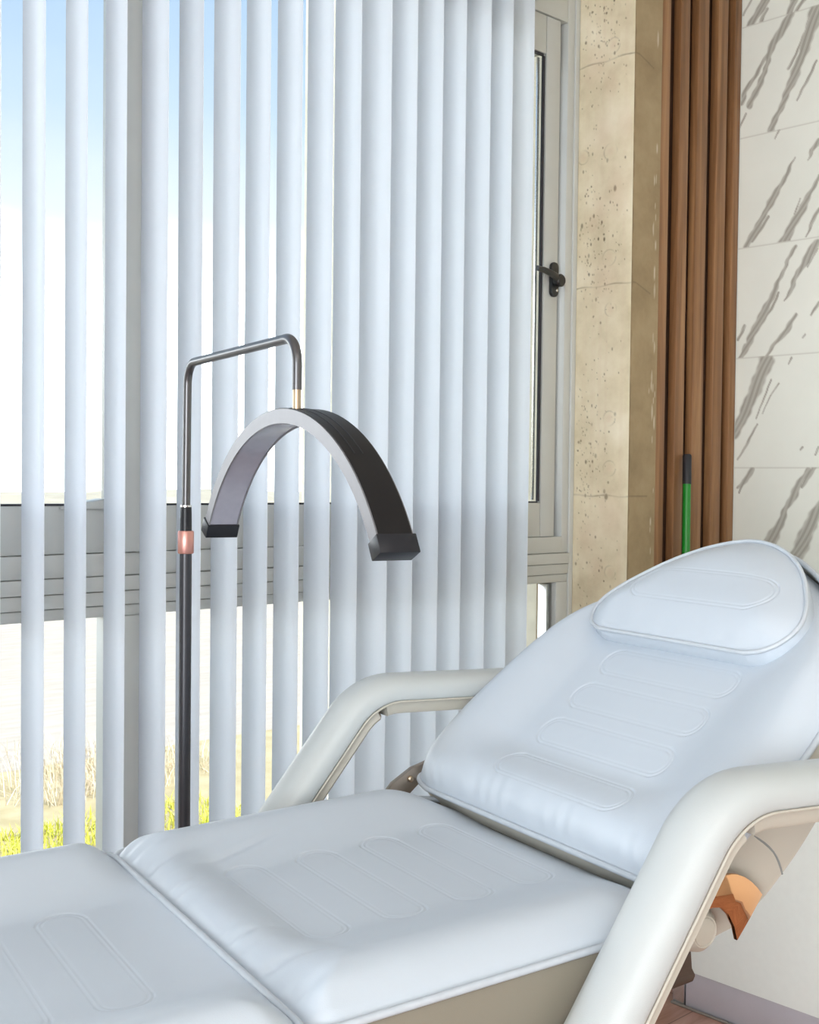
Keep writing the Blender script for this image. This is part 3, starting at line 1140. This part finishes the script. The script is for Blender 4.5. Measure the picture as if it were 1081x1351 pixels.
def pil_wr(A, B, D):
    f = np.exp(-np.maximum(A - 0.32, 0) / 0.02)
    w = 0.0010 * f * np.sin(B * 110) * sstep(D, 0.003, 0.012)
    d = np.hypot(A - 0.328, (B - 1.135) * 0.8)
    return w - 0.004 * np.exp(-(d / 0.02) ** 2)


pc = cushion('pillow_pad', (0.318, 0.541), phw, 1.288, pil_place, pil_h, [(0.410, 1.283, 0.137, 0.034)], M['vinyl'], pil, 200, 300,
             lambda x, y: 0.034, 0.006, pip=0.0032, side_mat=M['vinyl'], wrinkle=pil_wr, side_name='pillow_side')

# ------------------------------------------------------------------ half-moon lamp
PY = 1.66
lp = at(245, 760, 1, PY)
lamp = thing('half_moon_lamp', 'black half-moon floor lamp with arched light head standing between chair and blind', 'floor lamp', (lp[0], PY, 0))
phi = math.radians(76)
U = Vector((-math.cos(phi), -math.sin(phi), 0))            # along the boom, towards the room
V = Vector((-math.sin(phi), math.cos(phi), 0))              # across the arc (towards -X)
Zv = Vector((0, 0, 1))


def L3(u, z, v=0.0):
    return U * u + V * v + Zv * z


tilt = 0.004
b = MB()
b.tube([(0, 0, .03), (0, 0, 1.098)], .0098, 20)
b.build('pole', simple('dark_pole_paint', (0.030, 0.032, 0.040), 0.32, 0.2), lamp)
b = MB()
b.lathe([(.0118, 1.098), (.0130, 1.0995), (.0130, 1.1335), (.0118, 1.135)], (0, 0, 0), 'z', 28)
b.build('rose_gold_collar', M['rose'], lamp)['label'] = 'rose gold collar'
b = MB()
b.lathe([(.0096, 1.135), (.0090, 1.1735)], (0, 0, 0), 'z', 24)
sl = b.build('sleeve', M['lamp_cap'], lamp)
b = MB()
b.lathe([(.0094, 1.1735), (.0094, 1.1765), (.0070, 1.177)], (0, 0, 0), 'z', 24)
b.build('sleeve_ring', M['silver'], sl)


def fillet(pts, r, n=8):
    out = [Vector(pts[0])]
    for i in range(1, len(pts) - 1):
        p0, p1, p2 = Vector(pts[i - 1]), Vector(pts[i]), Vector(pts[i + 1])
        d0 = (p0 - p1).normalized(); d2 = (p2 - p1).normalized()
        a = d0.angle(d2); tl = r / math.tan(a / 2)
        cc = p1 + (d0 + d2).normalized() * (r / math.sin(a / 2))
        v0 = p1 + d0 * tl - cc; v1 = p1 + d2 * tl - cc
        tot = v0.angle(v1)
        for k in range(n + 1):
            t = k / n
            out.append(cc + (v0 * math.sin((1 - t) * tot) + v1 * math.sin(t * tot)) / math.sin(tot))
    out.append(Vector(pts[-1]))
    return out


ue = 0.443
zb = 1.405
b = MB()
b.tube(fillet([L3(0, 1.17), L3(0.004, zb), L3(ue, zb), L3(ue, 1.336)], .036, 10), .0067, 18)
b.build('boom', M['gunmetal'], lamp)
b = MB()
b.tube([L3(ue, 1.337), L3(ue, 1.309)], .0058, 18)
b.build('swivel_stem', M['brass'], lamp)['label'] = 'pale brass stem'

# arc: outer radius profile measured in the boom plane, symmetric about uc
uc = 0.408
half, zlo, ztop = 0.290, 1.150, 1.3135
oc = []
n = 48


def arc_pt(t, off=0.0):
    # t in [-1, 1]; flattened arch
    th_ = t * math.radians(62.5)
    R = half / math.sin(math.radians(62.5))
    sz = (ztop - zlo) / (R * (1 - math.cos(math.radians(62.5))))
    x = uc + (R) * math.sin(th_); z = ztop - R * (1 - math.cos(th_)) * sz
    nx, nz = math.sin(th_) * sz, math.cos(th_)
    l = math.hypot(nx, nz)
    return x - nx / l * off, z - nz / l * off


TK = 0.020
V0, V1 = 0.011, -0.036        # near the window-left edge / far edge of the band
path_o = [arc_pt(-1 + 2 * i / n) for i in range(n + 1)]
path_i = [arc_pt(-1 + 2 * i / n, TK) for i in range(n + 1)]


def band(p_o, p_i, v0, v1, nm, mat, parent):
    mbb = MB()
    vs = []; fs = []
    m = len(p_o)
    for (a, z), (a2, z2) in zip(p_o, p_i):
        vs += [L3(a, z, v0), L3(a, z, v1), L3(a2, z2, v1), L3(a2, z2, v0)]
    for i in range(m - 1):
        for k in range(4):
            fs.append((i * 4 + k, i * 4 + (k + 1) % 4, (i + 1) * 4 + (k + 1) % 4, (i + 1) * 4 + k))
    fs.append((3, 2, 1, 0)); fs.append(tuple((m - 1) * 4 + k for k in range(4)))
    mbb.add(vs, fs)
    return mbb.build(nm, mat, parent)


head = band(path_o, [arc_pt(-1 + 2 * i / n, TK - .003) for i in range(n + 1)], V0 - .002, V1 + .002, 'light_head', M['lamp_black'], lamp)
for (va, vb) in ((V0, V0 - .002), (V1 + .002, V1)):
    band([arc_pt(-1 + 2 * i / n, .0012) for i in range(n + 1)], path_i, va, vb, 'side_rim', M['lamp_side'], head)
band([arc_pt(-1 + 2 * i / n, TK - .003) for i in range(n + 1)], [arc_pt(-1 + 2 * i / n, TK - .0012) for i in range(n + 1)], V0 - .0022, V1 + .0022, 'diffuser', M['diffuser'], head)
# fine ribs along the crown
for vv in (-0.014, -0.003):
    b = MB()
    b.tube([L3(*arc_pt(-.35 + .95 * i / 20, -.0002), vv) for i in range(21)], .0006, 6)
    b.build('crown_rib', M['lamp_cap'], head)
for sgn in (-1, 1):
    t0, t1 = sgn * 0.965, sgn * 1.035
    b = MB()
    ring = []
    for t in (t0, t1):
        o0 = arc_pt(t, -.0022); o1 = arc_pt(t, TK + .0022)
        ring.append([L3(*o0, V0 + .002), L3(*o0, V1 - .002), L3(*o1, V1 - .002), L3(*o1, V0 + .002)])
    bm = bmesh.new()
    vv = [bm.verts.new(p) for r in ring for p in r]
    for k in range(4):
        bm.faces.new((vv[k], vv[(k + 1) % 4], vv[4 + (k + 1) % 4], vv[4 + k]))
    bm.faces.new(vv[:4][::-1]); bm.faces.new(vv[4:])
    bmesh.ops.recalc_face_normals(bm, faces=bm.faces[:])
    bmesh.ops.bevel(bm, geom=bm.edges[:], offset=.0012, segments=2, affect='EDGES', profile=.5)
    b._bm(bm)
    b.build('end_cap', M['lamp_cap'], lamp)
b = MB()
b.lathe([(.14, 0), (.145, .006), (.14, .018), (.05, .026), (.016, .034), (.012, .05)], (0, 0, 0), 'z', 40)
b.build('base', M['lamp_black'], lamp)

# ------------------------------------------------------------------ cabinet
XCB = 2.356
cab = thing('cabinet', 'plain pale cream cabinet side with brushed metal plinth behind the chair', 'cabinet', (XCB + .3, 0.8, 0))
cx, cy = XCB + .3, 0.8
MB().box(XCB - cx, XM - .01 - cx, -1.2 - cy, 1.60 - cy, 0.087, 0.80, .002).build('body', M['cabinet'], cab)
MB().box(XCB + .004 - cx, XM - .02 - cx, -1.19 - cy, 1.565 - cy, 0.0, 0.0865, .001).build('plinth', M['plinth'], cab)
b = MB()
b.box(XCB + .001 - cx, XCB + .03 - cx, 1.567 - cy, 1.600 - cy, 0.0, 0.0868, .004)
b.build('plinth_end_cap', M['silver'], cab)
MB().box(XCB - .012 - cx, XM - .006 - cx, -1.21 - cy, 1.605 - cy, .80, .82, .002).build('worktop', M['cabinet'], cab)
MB().tube([(XCB - cx - .0015, -1.19 - cy, .0025), (XCB - cx - .0015, 1.6 - cy, .0025)], .0035, 8).build('floor_seal', M['bracket'], cab)

# ------------------------------------------------------------------ green broom handle
gp = at(907, 600, 1, YC - .016)
br = thing('broom', 'green pole with black end leaning against the wood cladding', 'broom', (gp[0], gp[1] - .02, 0))
top = Vector((0, .02, gp[2]))
bot = Vector((-.175, -.105, 0.06))
dd = (bot - top).normalized()
MB().tube([top + dd * .082, bot], .0112, 18).build('pole', M['green'], br)
MB().tube([top, top + dd * .003, top + dd * .0845], [.0112, .0125, .0125], 18).build('grip', M['grip'], br)
MB().box(-.295, -.055, -.130, -.080, .03, .075, .008).box(-.29, -.06, -.127, -.083, .0, .03).build('brush_head', M['grip'], br)

# ------------------------------------------------------------------ outside
ext = struct(MB().box(XC + .03, XC + .4, YW + .131, 3.4, -3.1, 3.2).build('wall_outside', M['stone'], smooth=False))


def flat_mat(name, c0, c1, scale, rough=0.9):
    m, nt, b_ = new_mat(name)
    b_.inputs['Roughness'].default_value = rough
    b_.inputs['Specular IOR Level'].default_value = 0.1
    tc = node(nt, 'ShaderNodeTexCoord')
    mpn = node(nt, 'ShaderNodeMapping'); mpn.inputs['Scale'].default_value = scale
    nt.links.new(tc.outputs['Object'], mpn.inputs['Vector'])
    n_ = node(nt, 'ShaderNodeTexNoise', inputs={'Scale': 1.0, 'Detail': 5.0})
    nt.links.new(mpn.outputs['Vector'], n_.inputs['Vector'])
    r_ = ramp(nt, n_.outputs['Fac'], [(0.35, c0), (0.65, c1)])
    nt.links.new(r_.outputs['Color'], b_.inputs['Base Color'])
    return m


GZ = -3.0
MB().box(-160, 400, 13.5, 330, GZ - .2, GZ - .12)
water = struct(MB().add([(-200, 14, GZ - .1), (500, 14, GZ - .1), (500, 300, GZ - .1), (-200, 300, GZ - .1)], [(0, 1, 2, 3)]).build('ground_water', flat_mat('silty_river_water', (0.44, 0.385, 0.33), (0.50, 0.45, 0.395), (1.2, 5.0, 1.0)), smooth=False))
bank = struct(MB().add([(-60, 2.4, GZ), (80, 2.4, GZ), (80, 15, GZ), (-60, 17.5, GZ), (80, 16, GZ - .3), (-60, 18.5, GZ - .3)], [(0, 1, 2, 3), (3, 2, 4, 5)]).build('ground_bank', flat_mat('dry_bank_soil', (0.42, 0.35, 0.20), (0.52, 0.44, 0.28), (2, 2, 2)), smooth=False))
# far shore: a low strip of land with a bumpy line of trees
v_ = []; f_ = []
nn = 240
for i in range(nn):
    x = -150 + 600 * i / (nn - 1)
    hgt = 1.2 + 0.5 * math.sin(i * .7) + 0.7 * random.random() + 0.6 * math.sin(i * .13)
    v_ += [(x, 165, GZ - .2), (x, 178, GZ + hgt * .55), (x, 186, GZ + hgt * .8), (x, 230, GZ + hgt * .5)]
for i in range(nn - 1):
    for k in range(3):
        f_.append((i * 4 + k, (i + 1) * 4 + k, (i + 1) * 4 + k + 1, i * 4 + k + 1))
shore = MB().add(v_, f_).build('ground_far_shore', flat_mat('hazy_shore', (0.40, 0.36, 0.29), (0.48, 0.44, 0.35), (.1, .1, .1)), smooth=False)
struct(shore)


def blades(name, mat, spots, label, cat):
    v = []; f = []
    for (x, y, z, hgt, w, lean, az) in spots:
        dx, dy_ = math.cos(az), math.sin(az)
        px_, py_ = -dy_ * w, dx * w
        o = len(v)
        mid = (x + dx * lean * .35, y + dy_ * lean * .35, z + hgt * .6)
        tip = (x + dx * lean, y + dy_ * lean, z + hgt)
        v += [(x - px_, y - py_, z), (x + px_, y + py_, z), (mid[0] + px_ * .7, mid[1] + py_ * .7, mid[2]), (mid[0] - px_ * .7, mid[1] - py_ * .7, mid[2]), tip]
        f += [(o, o + 1, o + 2, o + 3), (o + 3, o + 2, o + 4)]
    ob = MB().add(v, f).build(name, mat, smooth=False)
    return tag(ob, label, cat, kind='stuff')


gm = flat_mat('sunlit_yellow_green_grass', (0.50, 0.52, 0.06), (0.74, 0.70, 0.16), (3, 3, 3))
rm = flat_mat('dry_tan_reeds', (0.60, 0.50, 0.36), (0.78, 0.69, 0.56), (2, 2, 2))
sp = []
for k in range(8000):
    q = at(random.uniform(-60, 620), random.uniform(1040, 1180), 2, GZ)
    bound = 12.9 + 1.2 * math.sin(q[0] * 1.1) + 0.6 * math.sin(q[0] * 3.1 + 1)
    if q[1] > min(bound, 13.35):
        continue
    sp.append((q[0], q[1], GZ, random.uniform(.06, .20), random.uniform(.005, .013), random.uniform(-.2, .25), random.uniform(0, 2 * PI)))
blades('grass', gm, sp, 'yellow-green grass growing on the river bank below the window', 'grass')
sp = []
for k in range(1500):
    q = at(random.gauss(150, 75), random.uniform(990, 1065), 2, GZ)
    if q[1] < 14.1 or q[1] > 17.5:
        continue
    sp.append((q[0], q[1], GZ, random.uniform(.12, .45), random.uniform(.004, .009), random.uniform(-.5, .5), random.uniform(0, 2 * PI)))
blades('reeds', rm, sp, 'dry tan reeds at the water edge seen between the slats', 'reeds')

# ------------------------------------------------------------------ light
w = bpy.data.worlds.new('sky')
bpy.context.scene.world = w
w.use_nodes = True
nt = w.node_tree
bg = nt.nodes['Background']
tc = node(nt, 'ShaderNodeTexCoord')
sx = node(nt, 'ShaderNodeSeparateXYZ')
nt.links.new(tc.outputs['Generated'], sx.inputs[0])
mpn = node(nt, 'ShaderNodeMapping'); mpn.inputs['Scale'].default_value = (3.0, 3.0, 9.0)
nt.links.new(tc.outputs['Generated'], mpn.inputs['Vector'])
nz = node(nt, 'ShaderNodeTexNoise', inputs={'Scale': 1.4, 'Detail': 6.0, 'Roughness': 0.55})
nt.links.new(mpn.outputs['Vector'], nz.inputs['Vector'])
ma = node(nt, 'ShaderNodeMath', operation='MULTIPLY_ADD', inputs={1: 0.06, 2: -0.03})
nt.links.new(nz.outputs['Fac'], ma.inputs[0])
ad = node(nt, 'ShaderNodeMath', operation='ADD')
nt.links.new(sx.outputs['Z'], ad.inputs[0]); nt.links.new(ma.outputs[0], ad.inputs[1])
rp = ramp(nt, ad.outputs[0], [(0.0, (0.97, 0.98, 0.98)), (0.14, (0.90, 0.96, 1.04)), (0.175, (0.24, 0.25, 0.262)), (0.205, (0.157, 0.172, 0.183)), (0.29, (0.112, 0.141, 0.174)), (0.39, (0.083, 0.118, 0.166)), (1.0, (0.16, 0.21, 0.28))])
nt.links.new(rp.outputs['Color'], bg.inputs['Color'])
bg.inputs['Strength'].default_value = 5.2


def area(name, loc, rot, sx_, sy_, power, col):
    l = bpy.data.lights.new(name, 'AREA')
    l.shape = 'RECTANGLE'; l.size = sx_; l.size_y = sy_; l.energy = power; l.color = col
    o = bpy.data.objects.new(name, l)
    C.objects.link(o)
    o.location = loc; o.rotation_euler = rot
    return o


sun = bpy.data.lights.new('sun', 'SUN'); sun.energy = 5.0; sun.angle = math.radians(2); sun.color = (1.0, 0.93, 0.82)
so = bpy.data.objects.new('sun', sun); C.objects.link(so)
so.rotation_euler = Vector((-0.25, 0.75, -0.85)).to_track_quat('-Z', 'Y').to_euler()
# added fill lamp standing in for daylight at the unseen left opening
area('left_fill', (X_L + .02, -1.0, 1.28), (0, math.radians(-90), 0), 2.3, 2.35, 106, (0.90, 0.955, 1.0))
# added unseen fill lamp under the ceiling, behind the camera
area('ceiling_fill', (0.2, -1.3, ZT - .03), (0, 0, 0), 1.4, 1.4, 13, (1.0, 0.96, 0.89))

sc_ = bpy.context.scene
sc_.view_settings.view_transform = 'Standard'
sc_.view_settings.look = 'None'
sc_.view_settings.exposure = 0.28
sc_.view_settings.gamma = 1.0
sc_.view_settings.use_curve_mapping = False
sc_.cycles.use_denoising = True
sc_.cycles.max_bounces = 10
sc_.cycles.diffuse_bounces = 5
sc_.cycles.glossy_bounces = 4
sc_.cycles.transparent_max_bounces = 16
sc_.cycles.sample_clamp_indirect = 8.0
sc_.cycles.caustics_reflective = False
sc_.cycles.caustics_refractive = False
